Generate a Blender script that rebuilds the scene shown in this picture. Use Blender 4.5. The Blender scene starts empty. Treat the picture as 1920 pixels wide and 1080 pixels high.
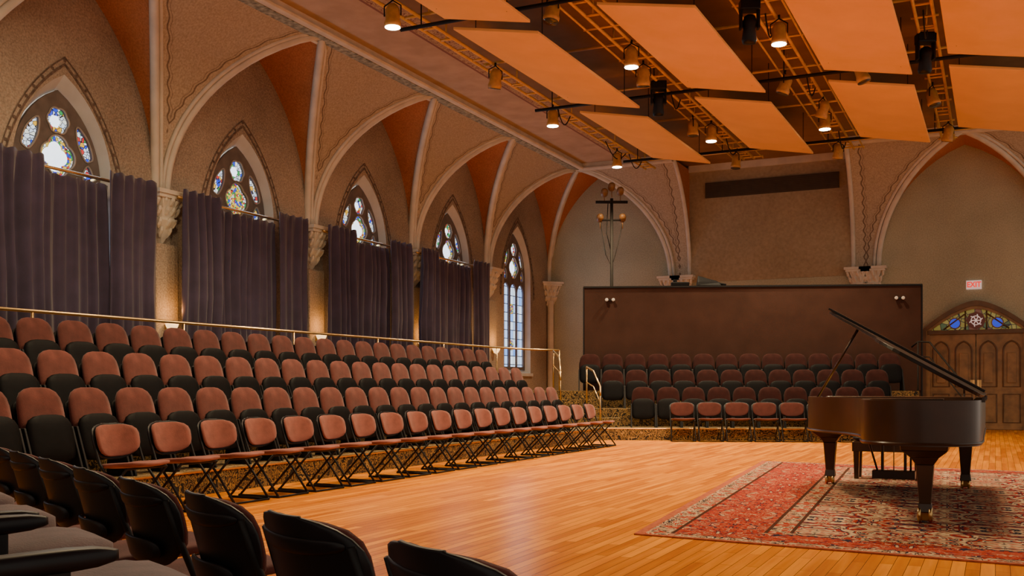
import bpy, bmesh, math, random
from mathutils import Vector, Matrix
random.seed(7)
C=bpy.context.scene.collection
pi=math.pi
# ------------------------------------------------------------------ materials
def nt(name):
    m=bpy.data.materials.new(name); m.use_nodes=True
    n=m.node_tree.nodes; l=m.node_tree.links
    return m,n,l,n['Principled BSDF']
def M(name,col,rough=.6,metal=0,scale=8,amt=.15,bump=0,bscale=None,coat=0,sheen=0,emis=None,es=0,spec=None):
    m,n,l,b=nt(name)
    tc=n.new('ShaderNodeTexCoord'); no=n.new('ShaderNodeTexNoise'); no.inputs['Scale'].default_value=scale
    no.inputs['Detail'].default_value=5
    l.new(tc.outputs['Object'],no.inputs['Vector'])
    r=n.new('ShaderNodeValToRGB'); r.color_ramp.elements[0].position=.3; r.color_ramp.elements[1].position=.7
    r.color_ramp.elements[0].color=[c*(1-amt) for c in col]+[1]
    r.color_ramp.elements[1].color=[min(1,c*(1+amt)) for c in col]+[1]
    l.new(no.outputs['Fac'],r.inputs['Fac']); l.new(r.outputs['Color'],b.inputs['Base Color'])
    b.inputs['Roughness'].default_value=rough; b.inputs['Metallic'].default_value=metal
    if coat: b.inputs['Coat Weight'].default_value=coat; b.inputs['Coat Roughness'].default_value=.15
    if sheen: b.inputs['Sheen Weight'].default_value=sheen; b.inputs['Sheen Roughness'].default_value=.5
    if spec is not None: b.inputs['Specular IOR Level'].default_value=spec
    if emis: b.inputs['Emission Color'].default_value=list(emis)+[1]; b.inputs['Emission Strength'].default_value=es
    if bump:
        n2=n.new('ShaderNodeTexNoise'); n2.inputs['Scale'].default_value=bscale or scale*4; n2.inputs['Detail'].default_value=6
        l.new(tc.outputs['Object'],n2.inputs['Vector'])
        bp=n.new('ShaderNodeBump'); bp.inputs['Strength'].default_value=bump; bp.inputs['Distance'].default_value=.03
        l.new(n2.outputs['Fac'],bp.inputs['Height']); l.new(bp.outputs['Normal'],b.inputs['Normal'])
    return m
def stucco(name,c1,c2,sc=36):
    m,n,l,b=nt(name)
    tc=n.new('ShaderNodeTexCoord')
    v=n.new('ShaderNodeTexVoronoi'); v.inputs['Scale'].default_value=sc
    no=n.new('ShaderNodeTexNoise'); no.inputs['Scale'].default_value=.5; no.inputs['Detail'].default_value=4
    n3=n.new('ShaderNodeTexNoise'); n3.inputs['Scale'].default_value=sc*.9; n3.inputs['Detail'].default_value=6
    for q in (v,no,n3): l.new(tc.outputs['Object'],q.inputs['Vector'])
    a=n.new('ShaderNodeMath'); a.operation='MULTIPLY_ADD'; a.inputs[1].default_value=.55; l.new(n3.outputs['Fac'],a.inputs[0]); 
    a2=n.new('ShaderNodeMath'); a2.operation='MULTIPLY'; a2.inputs[1].default_value=.5; l.new(no.outputs['Fac'],a2.inputs[0]); l.new(a2.outputs[0],a.inputs[2])
    r=n.new('ShaderNodeValToRGB'); r.color_ramp.elements[0].position=.38; r.color_ramp.elements[1].position=.68
    r.color_ramp.elements[0].color=list(c1)+[1]; r.color_ramp.elements[1].color=list(c2)+[1]
    l.new(a.outputs[0],r.inputs['Fac']); l.new(r.outputs['Color'],b.inputs['Base Color'])
    b.inputs['Roughness'].default_value=.88; b.inputs['Specular IOR Level'].default_value=.25
    bp=n.new('ShaderNodeBump'); bp.inputs['Strength'].default_value=.4; bp.inputs['Distance'].default_value=.015
    l.new(v.outputs['Distance'],bp.inputs['Height']); l.new(bp.outputs['Normal'],b.inputs['Normal'])
    return m
mWall=stucco('stucco_wall',(.19,.145,.11),(.42,.34,.265))
mFar=stucco('stucco_far_wall',(.31,.295,.21),(.50,.47,.335))
mRecess=stucco('recess_brick_wall',(.30,.225,.14),(.42,.325,.21),14)
mOrange=stucco('terracotta_vault',(.34,.115,.045),(.56,.215,.09))
mRib=M('rib_plaster',(.60,.54,.45),.7,scale=3,amt=.12,bump=.1)
mReveal=M('window_reveal_plaster',(.55,.55,.55),.7,scale=3,amt=.08)
mStencil=M('stencil_paint',(.12,.08,.06),.8,scale=14,amt=.5)
mBlack=M('black_plastic',(.005,.005,.008),.45,scale=20,amt=.2,spec=.28)
mPanBlack=M('black_seat_pan',(.004,.004,.005),.6,scale=20,amt=.2,spec=.10)
mBlackFrame=M('black_frame_metal',(.007,.007,.008),.5,scale=20,amt=.2,spec=.25)
mMauve=M('mauve_velvet',(.120,.038,.031),.9,scale=6,amt=.3,bump=.15,bscale=120,sheen=.12,spec=.12)
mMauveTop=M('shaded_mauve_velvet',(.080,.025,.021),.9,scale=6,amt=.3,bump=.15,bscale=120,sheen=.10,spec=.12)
mMauveLit=M('lit_mauve_velvet',(.21,.070,.052),.9,scale=6,amt=.3,bump=.15,bscale=120,sheen=.15,spec=.12)  # mauve velvet copy, front-row light put into its paler colour
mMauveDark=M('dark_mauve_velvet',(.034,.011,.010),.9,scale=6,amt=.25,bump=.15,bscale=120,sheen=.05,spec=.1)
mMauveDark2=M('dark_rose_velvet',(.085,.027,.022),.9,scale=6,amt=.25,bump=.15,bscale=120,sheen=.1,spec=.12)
mGreyPad=M('grey_mauve_fabric',(.15,.10,.105),.9,scale=10,amt=.25,bump=.2,bscale=150,sheen=.15)
mCurtain=M('slate_curtain',(.040,.027,.056),.92,scale=3,amt=.2,sheen=.25,bump=.1,bscale=90)
mBrass=M('brass',(.62,.40,.16),.3,metal=1,scale=5,amt=.1)
mPanelWall=M('brown_panel_fabric',(.048,.022,.016),.9,scale=2,amt=.15,bump=.1,bscale=80,spec=.15)
mPiano=M('piano_walnut_lacquer',(.030,.012,.005),.3,scale=3,amt=.35,coat=.08,spec=.35)
mCloud=M('acoustic_cloud',(.96,.54,.19),.85,scale=1.2,amt=.05,spec=.1)
mPipe=M('ochre_pipe',(.75,.43,.09),.5,scale=4,amt=.15)
mDarkPipe=M('dark_pipe',(.014,.011,.009),.7,scale=4,amt=.2,spec=.2)
mCan=M('ochre_lamp_housing',(.55,.29,.07),.45,scale=9,amt=.2)
mCanDim=M('aged_bronze_lamp',(.22,.10,.03),.5,scale=9,amt=.2)
mLens=M('lit_lens',(1,.9,.7),.3,emis=(1,.88,.66),es=22)
mGlassDark=M('dark_lens',(.05,.04,.03),.1,scale=4)
mVent=M('vent_bronze',(.06,.035,.015),.6,scale=6)
mWoodDoor=M('oak_door',(.24,.13,.05),.45,scale=4,amt=.35,bump=.1)
mWoodDark=M('dark_oak_trim',(.11,.055,.024),.5,scale=4,amt=.3)
mGold=M('gold_plate',(.6,.36,.1),.35,metal=.8)
mWhiteKey=M('ivory',(.8,.76,.66),.3,amt=.03)
mWhite=M('sign_white',(.8,.70,.66),.5,amt=.03,emis=(1,.8,.75),es=.35)
mLampWhite=M('white_lamp_head',(.55,.5,.45),.5,amt=.05)
mRed=M('sign_red',(.7,.02,.02),.5,amt=.05,emis=(1,.03,.02),es=.9)
mBlueGlass=M('blue_glass',(.02,.06,.45),.2,scale=20,amt=.2,emis=(.02,.06,.9),es=.6)
mTracery=M('tracery_stone',(.12,.095,.085),.7,scale=6,amt=.2)
mTrMould=M('tracery_moulding_stone',(.30,.26,.23),.7)
mSconce=M('sconce_glass',(.6,.4,.2),.4,emis=(1,.6,.25),es=2.5)
def floor_mat():
    m,n,l,b=nt('honey_wood_planks')
    tc=n.new('ShaderNodeTexCoord'); mp=n.new('ShaderNodeMapping'); mp.inputs['Rotation'].default_value=(0,0,pi/2)
    l.new(tc.outputs['Object'],mp.inputs['Vector'])
    br=n.new('ShaderNodeTexBrick'); br.inputs['Scale'].default_value=1; br.inputs['Brick Width'].default_value=1.3
    br.inputs['Row Height'].default_value=.085; br.inputs['Mortar Size'].default_value=.0022; br.offset=.37
    br.inputs['Color1'].default_value=(.62,.185,.0,1); br.inputs['Color2'].default_value=(1.0,.37,.0,1); br.inputs['Mortar'].default_value=(.22,.065,.0,1)
    l.new(mp.outputs['Vector'],br.inputs['Vector'])
    m2=n.new('ShaderNodeMapping'); m2.inputs['Scale'].default_value=(14,.9,1); l.new(tc.outputs['Object'],m2.inputs['Vector'])
    no=n.new('ShaderNodeTexNoise'); no.inputs['Scale'].default_value=1; no.inputs['Detail'].default_value=6; l.new(m2.outputs['Vector'],no.inputs['Vector'])
    r=n.new('ShaderNodeValToRGB'); r.color_ramp.elements[0].position=.3; r.color_ramp.elements[1].position=.72
    r.color_ramp.elements[0].color=(.72,.60,.4,1); r.color_ramp.elements[1].color=(1.0,1.0,1.0,1)
    l.new(no.outputs['Fac'],r.inputs['Fac'])
    mx=n.new('ShaderNodeMixRGB'); mx.blend_type='MULTIPLY'; mx.inputs[0].default_value=1
    l.new(br.outputs['Color'],mx.inputs[1]); l.new(r.outputs['Color'],mx.inputs[2]); l.new(mx.outputs[0],b.inputs['Base Color'])
    b.inputs['Roughness'].default_value=.27
    b.inputs['Specular IOR Level'].default_value=.22; b.inputs['Specular Tint'].default_value=(1,.8,.5,1)
    return m
mFloor=floor_mat()
def carpet_mat():
    m,n,l,b=nt('scroll_carpet')
    tc=n.new('ShaderNodeTexCoord')
    no=n.new('ShaderNodeTexNoise'); no.inputs['Scale'].default_value=9; no.inputs['Detail'].default_value=1; no.inputs['Distortion'].default_value=2.5
    l.new(tc.outputs['Object'],no.inputs['Vector'])
    r=n.new('ShaderNodeValToRGB'); e=r.color_ramp.elements
    e[0].position=.42; e[0].color=(.012,.009,.006,1); e[1].position=.47; e[1].color=(.33,.20,.06,1)
    x=e.new(.52); x.color=(.33,.20,.06,1); x=e.new(.55); x.color=(.015,.01,.006,1); x=e.new(.62); x.color=(.015,.01,.006,1); x=e.new(.65); x.color=(.26,.15,.05,1)
    l.new(no.outputs['Fac'],r.inputs['Fac']); l.new(r.outputs['Color'],b.inputs['Base Color']); b.inputs['Roughness'].default_value=.95
    return m
mCarpet=carpet_mat()
def ceil_mat():
    m,n,l,b=nt('painted_ceiling')
    tc=n.new('ShaderNodeTexCoord'); sp=n.new('ShaderNodeSeparateXYZ'); l.new(tc.outputs['Object'],sp.inputs[0])
    mr=n.new('ShaderNodeMapRange'); mr.inputs[1].default_value=-12; mr.inputs[2].default_value=-7; l.new(sp.outputs[0],mr.inputs[0])
    def ramp(st,src,interp='CONSTANT'):
        r=n.new('ShaderNodeValToRGB'); r.color_ramp.interpolation=interp; e=r.color_ramp.elements
        e[0].position=st[0][0]; e[0].color=list(st[0][1])+[1]; e[1].position=st[1][0]; e[1].color=list(st[1][1])+[1]
        for p,c in st[2:]: x=e.new(p); x.color=list(c)+[1]
        l.new(src,r.inputs['Fac']); return r.outputs['Color']
    base=ramp([(0,(.48,.345,.245)),(.42,(.24,.10,.07)),(.43,(.48,.33,.20)),(.52,(.24,.09,.055)),(.53,(.27,.14,.05))],mr.outputs[0])
    no=n.new('ShaderNodeTexNoise'); no.inputs['Scale'].default_value=7; no.inputs['Detail'].default_value=1; no.inputs['Distortion'].default_value=2.2; l.new(tc.outputs['Object'],no.inputs['Vector'])
    sc=ramp([(0,(1,1,1)),(.46,(.38,.14,.13)),(.53,(1,1,1))],no.outputs['Fac'])
    g1=n.new('ShaderNodeMath'); g1.operation='GREATER_THAN'; g1.inputs[1].default_value=.435; l.new(mr.outputs[0],g1.inputs[0])
    g2=n.new('ShaderNodeMath'); g2.operation='LESS_THAN'; g2.inputs[1].default_value=.52; l.new(mr.outputs[0],g2.inputs[0])
    g=n.new('ShaderNodeMath'); g.operation='MULTIPLY'; l.new(g1.outputs[0],g.inputs[0]); l.new(g2.outputs[0],g.inputs[1])
    mx=n.new('ShaderNodeMixRGB'); mx.blend_type='MULTIPLY'; l.new(g.outputs[0],mx.inputs[0]); l.new(base,mx.inputs[1]); l.new(sc,mx.inputs[2])
    n2=n.new('ShaderNodeTexNoise'); n2.inputs['Scale'].default_value=2; n2.inputs['Detail'].default_value=6; l.new(tc.outputs['Object'],n2.inputs['Vector'])
    vr=ramp([(.35,(.82,.8,.77)),(.65,(1,1,1))],n2.outputs['Fac'],'LINEAR')
    m2=n.new('ShaderNodeMixRGB'); m2.blend_type='MULTIPLY'; m2.inputs[0].default_value=1; l.new(mx.outputs[0],m2.inputs[1]); l.new(vr,m2.inputs[2])
    l.new(m2.outputs[0],b.inputs['Base Color']); b.inputs['Roughness'].default_value=.8
    return m
mCeil=ceil_mat()
def spandrel_mat():
    m,n,l,b=nt('spandrel_plaster')
    tc=n.new('ShaderNodeTexCoord'); uv=n.new('ShaderNodeSeparateXYZ'); l.new(tc.outputs['UV'],uv.inputs[0])
    w=n.new('ShaderNodeMath'); w.operation='SINE'; k=n.new('ShaderNodeMath'); k.operation='MULTIPLY'; k.inputs[1].default_value=26
    l.new(uv.outputs[1],k.inputs[0]); l.new(k.outputs[0],w.inputs[0])
    ma=n.new('ShaderNodeMath'); ma.operation='MULTIPLY_ADD'; ma.inputs[1].default_value=.024; l.new(w.outputs[0],ma.inputs[0]); l.new(uv.outputs[0],ma.inputs[2])
    r=n.new('ShaderNodeValToRGB'); r.color_ramp.interpolation='CONSTANT'; e=r.color_ramp.elements
    e[0].position=0; e[0].color=(.50,.42,.315,1); e[1].position=.29; e[1].color=(.20,.14,.095,1)
    x=e.new(.325); x.color=(.46,.375,.275,1); x=e.new(.37); x.color=(.30,.225,.16,1); x=e.new(.39); x.color=(.46,.375,.275,1)
    l.new(ma.outputs[0],r.inputs['Fac'])
    no=n.new('ShaderNodeTexNoise'); no.inputs['Scale'].default_value=30; no.inputs['Detail'].default_value=6; l.new(tc.outputs['Object'],no.inputs['Vector'])
    r2=n.new('ShaderNodeValToRGB'); r2.color_ramp.elements[0].position=.35; r2.color_ramp.elements[1].position=.65
    r2.color_ramp.elements[0].color=(.72,.7,.67,1); r2.color_ramp.elements[1].color=(1,1,1,1); l.new(no.outputs['Fac'],r2.inputs['Fac'])
    mx=n.new('ShaderNodeMixRGB'); mx.blend_type='MULTIPLY'; mx.inputs[0].default_value=1
    l.new(r.outputs['Color'],mx.inputs[1]); l.new(r2.outputs['Color'],mx.inputs[2]); l.new(mx.outputs[0],b.inputs['Base Color']); b.inputs['Roughness'].default_value=.85
    return m
mSpan=spandrel_mat()
def glass_mat(name,stops,scale,st,lead=.05):
    m,n,l,b=nt(name)
    tc=n.new('ShaderNodeTexCoord'); v=n.new('ShaderNodeTexVoronoi'); v.inputs['Scale'].default_value=scale
    v2=n.new('ShaderNodeTexVoronoi'); v2.feature='DISTANCE_TO_EDGE'; v2.inputs['Scale'].default_value=scale
    l.new(tc.outputs['Object'],v.inputs['Vector']); l.new(tc.outputs['Object'],v2.inputs['Vector'])
    sp=n.new('ShaderNodeSeparateColor'); l.new(v.outputs['Color'],sp.inputs[0])
    r=n.new('ShaderNodeValToRGB'); r.color_ramp.interpolation='CONSTANT'; e=r.color_ramp.elements
    e[0].position=0; e[0].color=list(stops[0][1])+[1]; e[1].position=stops[1][0]; e[1].color=list(stops[1][1])+[1]
    for p,c in stops[2:]:
        x=e.new(p); x.color=list(c)+[1]
    l.new(sp.outputs[0],r.inputs['Fac'])
    t=n.new('ShaderNodeMath'); t.operation='GREATER_THAN'; t.inputs[1].default_value=lead; l.new(v2.outputs['Distance'],t.inputs[0])
    mx=n.new('ShaderNodeMixRGB'); mx.blend_type='MULTIPLY'; mx.inputs[0].default_value=1
    l.new(r.outputs['Color'],mx.inputs[1]); l.new(t.outputs[0],mx.inputs[2])
    l.new(mx.outputs[0],b.inputs['Emission Color']); b.inputs['Emission Strength'].default_value=st
    b.inputs['Base Color'].default_value=(.05,.06,.08,1); b.inputs['Roughness'].default_value=.2
    return m
mGlass=glass_mat('stained_glass',[(0,(.75,.85,1)),(.34,(.02,.06,.75)),(.48,(.9,.92,.8)),(.58,(.85,.45,.02)),(.68,(.03,.35,.08)),(.77,(.6,.03,.03)),(.84,(.8,.9,1))],15,1.4,.06)
mGlassRing=glass_mat('rose_ring_glass',[(0,(.85,.55,.04)),(.3,(.02,.06,.7)),(.48,(.04,.35,.07)),(.64,(.65,.03,.03)),(.82,(.9,.9,.75))],22,1.3)
mGlassClear=M('pale_leaded_glass',(.5,.6,.7),.2,scale=9,amt=.3,emis=(.78,.88,1),es=2.6)
def grid_glass():
    m,n,l,b=nt('leaded_pane_glass')
    tc=n.new('ShaderNodeTexCoord')
    sp=n.new('ShaderNodeSeparateXYZ'); l.new(tc.outputs['Object'],sp.inputs[0]); cb=n.new('ShaderNodeCombineXYZ')
    l.new(sp.outputs[1],cb.inputs[0]); l.new(sp.outputs[2],cb.inputs[1])
    br=n.new('ShaderNodeTexBrick'); br.offset=0; br.inputs['Scale'].default_value=1; br.inputs['Brick Width'].default_value=.2; br.inputs['Row Height'].default_value=.26
    br.inputs['Mortar Size'].default_value=.012; br.inputs['Color1'].default_value=(.16,.38,.95,1); br.inputs['Color2'].default_value=(.8,.92,1,1); br.inputs['Mortar'].default_value=(.01,.01,.015,1)
    l.new(cb.outputs[0],br.inputs['Vector']); l.new(br.outputs['Color'],b.inputs['Emission Color']); b.inputs['Emission Strength'].default_value=1.8
    b.inputs['Base Color'].default_value=(.05,.06,.08,1)
    return m
mGrid=grid_glass()
def rug_mat():
    m,n,l,b=nt('persian_rug')
    tc=n.new('ShaderNodeTexCoord'); sp=n.new('ShaderNodeSeparateXYZ'); l.new(tc.outputs['UV'],sp.inputs[0])
    def math_(op,a,bv=None,c=None):
        q=n.new('ShaderNodeMath'); q.operation=op
        for i,x in enumerate((a,bv,c)):
            if x is None: continue
            if isinstance(x,(int,float)): q.inputs[i].default_value=x
            else: l.new(x,q.inputs[i])
        return q.outputs[0]
    W,L=5.6,8.0
    dx=math_('MINIMUM',sp.outputs[0],math_('SUBTRACT',W,sp.outputs[0])); dy=math_('MINIMUM',sp.outputs[1],math_('SUBTRACT',L,sp.outputs[1]))
    d=math_('MINIMUM',dx,math_('MULTIPLY',dy,1.9))
    ax=math_('PINGPONG',sp.outputs[0],.7); ay=math_('PINGPONG',sp.outputs[1],.8)
    cb=n.new('ShaderNodeCombineXYZ'); l.new(ax,cb.inputs[0]); l.new(ay,cb.inputs[1])
    def ramp(src,stops):
        r=n.new('ShaderNodeValToRGB'); r.color_ramp.interpolation='CONSTANT'; e=r.color_ramp.elements
        e[0].position=stops[0][0]; e[0].color=list(stops[0][1])+[1]; e[1].position=stops[1][0]; e[1].color=list(stops[1][1])+[1]
        for p,c in stops[2:]:
            x=e.new(p); x.color=list(c)+[1]
        l.new(src,r.inputs['Fac']); return r.outputs['Color']
    def noise(sc,det,dist,vec):
        no=n.new('ShaderNodeTexNoise'); no.inputs['Scale'].default_value=sc; no.inputs['Detail'].default_value=det; no.inputs['Distortion'].default_value=dist; l.new(vec,no.inputs['Vector']); return no.outputs['Fac']
    red=(.36,.030,.014); cream=(.56,.40,.25); navy=(.018,.018,.042); pink=(.44,.12,.06); tan=(.36,.20,.10); brown=(.07,.025,.015)
    f1=noise(2.9,3.2,1.6,cb.outputs[0])
    field=ramp(f1,[(0,navy),(.34,tan),(.37,cream),(.43,navy),(.46,red),(.50,cream),(.53,navy),(.56,cream),(.595,red),(.64,navy)])
    f2=noise(6.5,3,1.4,cb.outputs[0])
    bord=ramp(f2,[(0,cream),(.36,navy),(.40,red),(.47,pink),(.50,red),(.56,cream),(.585,red),(.62,navy)])
    bord2=ramp(f2,[(0,red),(.42,cream),(.48,navy),(.52,tan),(.55,cream),(.6,red)])
    def mix(f,a,bb):
        q=n.new('ShaderNodeMixRGB'); l.new(f,q.inputs[0])
        for i,x in ((1,a),(2,bb)):
            if isinstance(x,tuple): q.inputs[i].default_value=list(x)+[1]
            else: l.new(x,q.inputs[i])
        return q.outputs[0]
    c=mix(math_('GREATER_THAN',d,1.22),bord2,field)
    c=mix(math_('LESS_THAN',d,1.02),c,bord)
    c=mix(math_('LESS_THAN',d,.30),c,bord2)
    c=mix(math_('LESS_THAN',d,.08),c,pink)
    for a in (.30,1.02,1.22): c=mix(math_('LESS_THAN',math_('ABSOLUTE',math_('SUBTRACT',d,a)),.016),c,brown)
    vr=n.new('ShaderNodeValToRGB'); vr.color_ramp.elements[0].position=.35; vr.color_ramp.elements[1].position=.65
    vr.color_ramp.elements[0].color=(.66,.6,.55,1); vr.color_ramp.elements[1].color=(1,1,1,1); l.new(noise(22,5,0,tc.outputs['UV']),vr.inputs['Fac'])
    mx=n.new('ShaderNodeMixRGB'); mx.blend_type='MULTIPLY'; mx.inputs[0].default_value=1; l.new(c,mx.inputs[1]); l.new(vr.outputs['Color'],mx.inputs[2])
    l.new(mx.outputs[0],b.inputs['Base Color']); b.inputs['Roughness'].default_value=.95; b.inputs['Specular IOR Level'].default_value=.08
    return m
mRug=rug_mat()
# ------------------------------------------------------------------ mesh builder
class MB:
    def __init__(s): s.v=[]; s.f=[]; s.m=[]; s.mi=0
    def add(s,vs,fs,mat=None):
        o=len(s.v)
        for v in vs:
            v=Vector(v); s.v.append(tuple(mat@v if mat else v))
        for f in fs: s.f.append(tuple(i+o for i in f)); s.m.append(s.mi)
        return s
    def box(s,x0,x1,y0,y1,z0,z1,mat=None):
        return s.add([(x,y,z) for z in(z0,z1) for y in(y0,y1) for x in(x0,x1)],[(0,2,3,1),(4,5,7,6),(0,1,5,4),(2,6,7,3),(0,4,6,2),(1,3,7,5)],mat)
    def taper(s,c,b,t,z0,z1,mat=None):
        x,y=c; vs=[(x+i*b[0]/2,y+j*b[1]/2,z0) for j in(-1,1) for i in(-1,1)]+[(x+i*t[0]/2,y+j*t[1]/2,z1) for j in(-1,1) for i in(-1,1)]
        return s.add(vs,[(0,2,3,1),(4,5,7,6),(0,1,5,4),(2,6,7,3),(0,4,6,2),(1,3,7,5)],mat)
    def prism(s,poly,z0,z1,mat=None):
        n=len(poly); vs=[(x,y,z0) for x,y in poly]+[(x,y,z1) for x,y in poly]
        return s.add(vs,[tuple(range(n))[::-1],tuple(range(n,2*n))]+[(i,(i+1)%n,n+(i+1)%n,n+i) for i in range(n)],mat)
    def tube(s,pts,r,n=8,mat=None,closed=False):
        P=[Vector(p) for p in pts]; N=len(P); T=[]
        for i in range(N):
            if closed: t=P[(i+1)%N]-P[i-1]
            else: t=P[min(i+1,N-1)]-P[max(i-1,0)]
            T.append(t.normalized())
        a=Vector((0,0,1)) if abs(T[0].z)<.9 else Vector((1,0,0)); nrm=T[0].cross(a).normalized(); vs=[]
        for i in range(N):
            nrm=(nrm-T[i]*nrm.dot(T[i])).normalized(); b=T[i].cross(nrm)
            rr=r[i] if isinstance(r,(list,tuple)) else r
            for k in range(n):
                th=2*pi*k/n; vs.append(P[i]+nrm*math.cos(th)*rr+b*math.sin(th)*rr)
        fs=[]
        for i in range(N if closed else N-1):
            j=(i+1)%N
            for k in range(n): fs.append((i*n+k,i*n+(k+1)%n,j*n+(k+1)%n,j*n+k))
        if not closed: fs+= [tuple(range(n))[::-1],tuple(range((N-1)*n,N*n))]
        return s.add(vs,fs,mat)
    def lathe(s,prof,n=16,mat=None):
        vs=[];fs=[]
        for r,z in prof:
            for k in range(n): vs.append((r*math.cos(2*pi*k/n),r*math.sin(2*pi*k/n),z))
        for i in range(len(prof)-1):
            for k in range(n): fs.append((i*n+k,i*n+(k+1)%n,(i+1)*n+(k+1)%n,(i+1)*n+k))
        fs+=[tuple(range(n))[::-1],tuple(range((len(prof)-1)*n,len(prof)*n))]
        return s.add(vs,fs,mat)
    def slab(s,w,h,th,p=4,curve=0,mat=None,nx=10,nz=10,wt=1.0,pill=.6,pt=None):
        vs=[];idx={}; pt=pt or p
        for side in(1,-1):
            for j in range(nz+1):
                t=math.sin(pi/2*(2*j/nz-1)); pp=pt if t>0 else p
                ww=(max(0,1-abs(t)**pp))**(1/pp)
                ww=max(ww,.30 if abs(t)>.999 else ww)*(1+(wt-1)*(t+1)/2)
                for i in range(nx+1):
                    q=2*i/nx-1; x=q*w/2*ww; z=t*h/2
                    e=max(abs(q),abs(t))**5
                    idx[side,i,j]=len(vs); vs.append((x,curve*(x*2/w)**2+side*th/2*(1-e*pill),z))
        fs=[]
        for j in range(nz):
            for i in range(nx):
                fs.append((idx[1,i,j],idx[1,i,j+1],idx[1,i+1,j+1],idx[1,i+1,j])); fs.append((idx[-1,i,j],idx[-1,i+1,j],idx[-1,i+1,j+1],idx[-1,i,j+1]))
            for i in(0,nx): fs.append((idx[1,i,j],idx[-1,i,j],idx[-1,i,j+1],idx[1,i,j+1]))
        for i in range(nx):
            for j in(0,nz): fs.append((idx[1,i,j],idx[1,i+1,j],idx[-1,i+1,j],idx[-1,i,j]))
        return s.add(vs,fs,mat)
    def obj(s,name,mats,smooth=False,parent=None,loc=None,rot=None,bevel=0,**props):
        me=bpy.data.meshes.new(name); me.from_pydata(s.v,[],s.f)
        if not isinstance(mats,(list,tuple)): mats=[mats]
        for m in mats: me.materials.append(m)
        me.polygons.foreach_set('material_index',[min(i,len(mats)-1) for i in s.m])
        if smooth: me.polygons.foreach_set('use_smooth',[True]*len(me.polygons))
        bm=bmesh.new(); bm.from_mesh(me); bmesh.ops.recalc_face_normals(bm,faces=bm.faces); bm.to_mesh(me); bm.free(); me.update()
        o=bpy.data.objects.new(name,me); C.objects.link(o)
        if smooth=='auto':
            md=o.modifiers.new('n','EDGE_SPLIT'); md.split_angle=math.radians(40)
        if bevel:
            md=o.modifiers.new('b','BEVEL'); md.width=bevel; md.segments=2; md.limit_method='ANGLE'
        if parent: o.parent=parent
        if loc: o.location=loc
        if rot: o.rotation_euler=rot
        for k,v in props.items(): o[k]=v
        return o
def T(x=0,y=0,z=0,rx=0,ry=0,rz=0):
    return Matrix.Translation((x,y,z))@Matrix.Rotation(rz,4,'Z')@Matrix.Rotation(ry,4,'Y')@Matrix.Rotation(rx,4,'X')
def thing(name,label,cat,loc=(0,0,0),rz=0,group=None):
    e=bpy.data.objects.new(name,None); e.empty_display_size=.1; C.objects.link(e); e.location=loc; e.rotation_euler=(0,0,rz)
    e['label']=label; e['category']=cat
    if group: e['group']=group
    return e
def dup(o,parent=None,loc=None,rz=None,**props):
    c=o.copy(); C.objects.link(c)
    if parent: c.parent=parent
    if loc: c.location=loc
    if rz is not None: c.rotation_euler=(0,0,rz)
    for k,v in props.items(): c[k]=v
    for ch in list(o.children): dup(ch,c)
    return c
def struct(o): o['kind']='structure'; return o
# ------------------------------------------------------------------ camera
cam=bpy.data.cameras.new('camera'); co=bpy.data.objects.new('camera',cam); C.objects.link(co)
co.location=(0,0,1.15); co.rotation_euler=(pi/2,0,math.radians(25.5)); cam.sensor_width=36; cam.lens=35.625; cam.shift_y=185/1920; cam.clip_start=.05
bpy.context.scene.camera=co
# ------------------------------------------------------------------ room shell
SZ=4.5; HH=3.2; CW=1.7; XW=-13.0; YF=30.0; ZC=7.8
def off(h,w): 
    R=(w*w+HH*HH)/(2*w); return R-math.sqrt(max(0,R*R-h*h))
struct(MB().box(-14,6,-4,YF+.3,-.2,0).obj('floor',mFloor))
struct(MB().box(-13.6,6,-4,YF+.3,ZC,ZC+.2).obj('ceiling',mCeil))
piers=[4.8,9.0,13.17,17.43,21.6,25.65,30.0]
wins=[7.0,11.17,15.28,19.42,23.6,27.65]
ycs=[(piers[i]+piers[i+1])/2+.2 for i in range(5)]+[YF-CW]
def arch(half,z0,ah,n=12,c=0):
    R=(half*half+ah*ah)/(2*half); L=[]
    for i in range(n+1):
        h=ah*i/n; L.append((c-half+R-math.sqrt(max(0,R*R-h*h)),z0+h))
    return L+[(2*c-x,z) for x,z in L[-2::-1]]
def arch2(half,z0,ah,n=12,c=0,p=1.6):
    L=[]
    for i in range(2*n+1):
        x=-1+i/n; L.append((c+half*x,z0+ah*(1-abs(x)**p)))
    return L
def fill(outer,holes,to3,name,mat,thick=0,parent=None):
    bm=bmesh.new(); ed=[]
    for lp in [outer]+holes:
        vs=[bm.verts.new(to3(*p)) for p in lp]
        for i in range(len(vs)): ed.append(bm.edges.new((vs[i],vs[(i+1)%len(vs)])))
    bmesh.ops.triangle_fill(bm,edges=ed,use_beauty=True,use_dissolve=False)
    bmesh.ops.recalc_face_normals(bm,faces=bm.faces)
    me=bpy.data.meshes.new(name); bm.to_mesh(me); bm.free(); me.materials.append(mat)
    o=bpy.data.objects.new(name,me); C.objects.link(o)
    if parent: o.parent=parent
    if thick:
        md=o.modifiers.new('s','SOLIDIFY'); md.thickness=thick; md.offset=0
    return o
WO=lambda c:[(c-.93,1.55)]+arch(.93,4.4,1.58,12,c)+[(c+.93,1.55)]
WI=lambda c:[(c-.83,1.65)]+arch(.83,4.42,1.34,12,c)+[(c+.83,1.65)]
wl=fill([(-4,0),(YF,0),(YF,ZC),(-4,ZC)],[WO(c) for c in wins],lambda y,z:(XW,y,z),'wall_left',mWall); struct(wl)
struct(fill([(XW,0),(6,0),(6,ZC),(XW,ZC)],[],lambda x,z:(x,YF,z),'wall_far',mFar))
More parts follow.
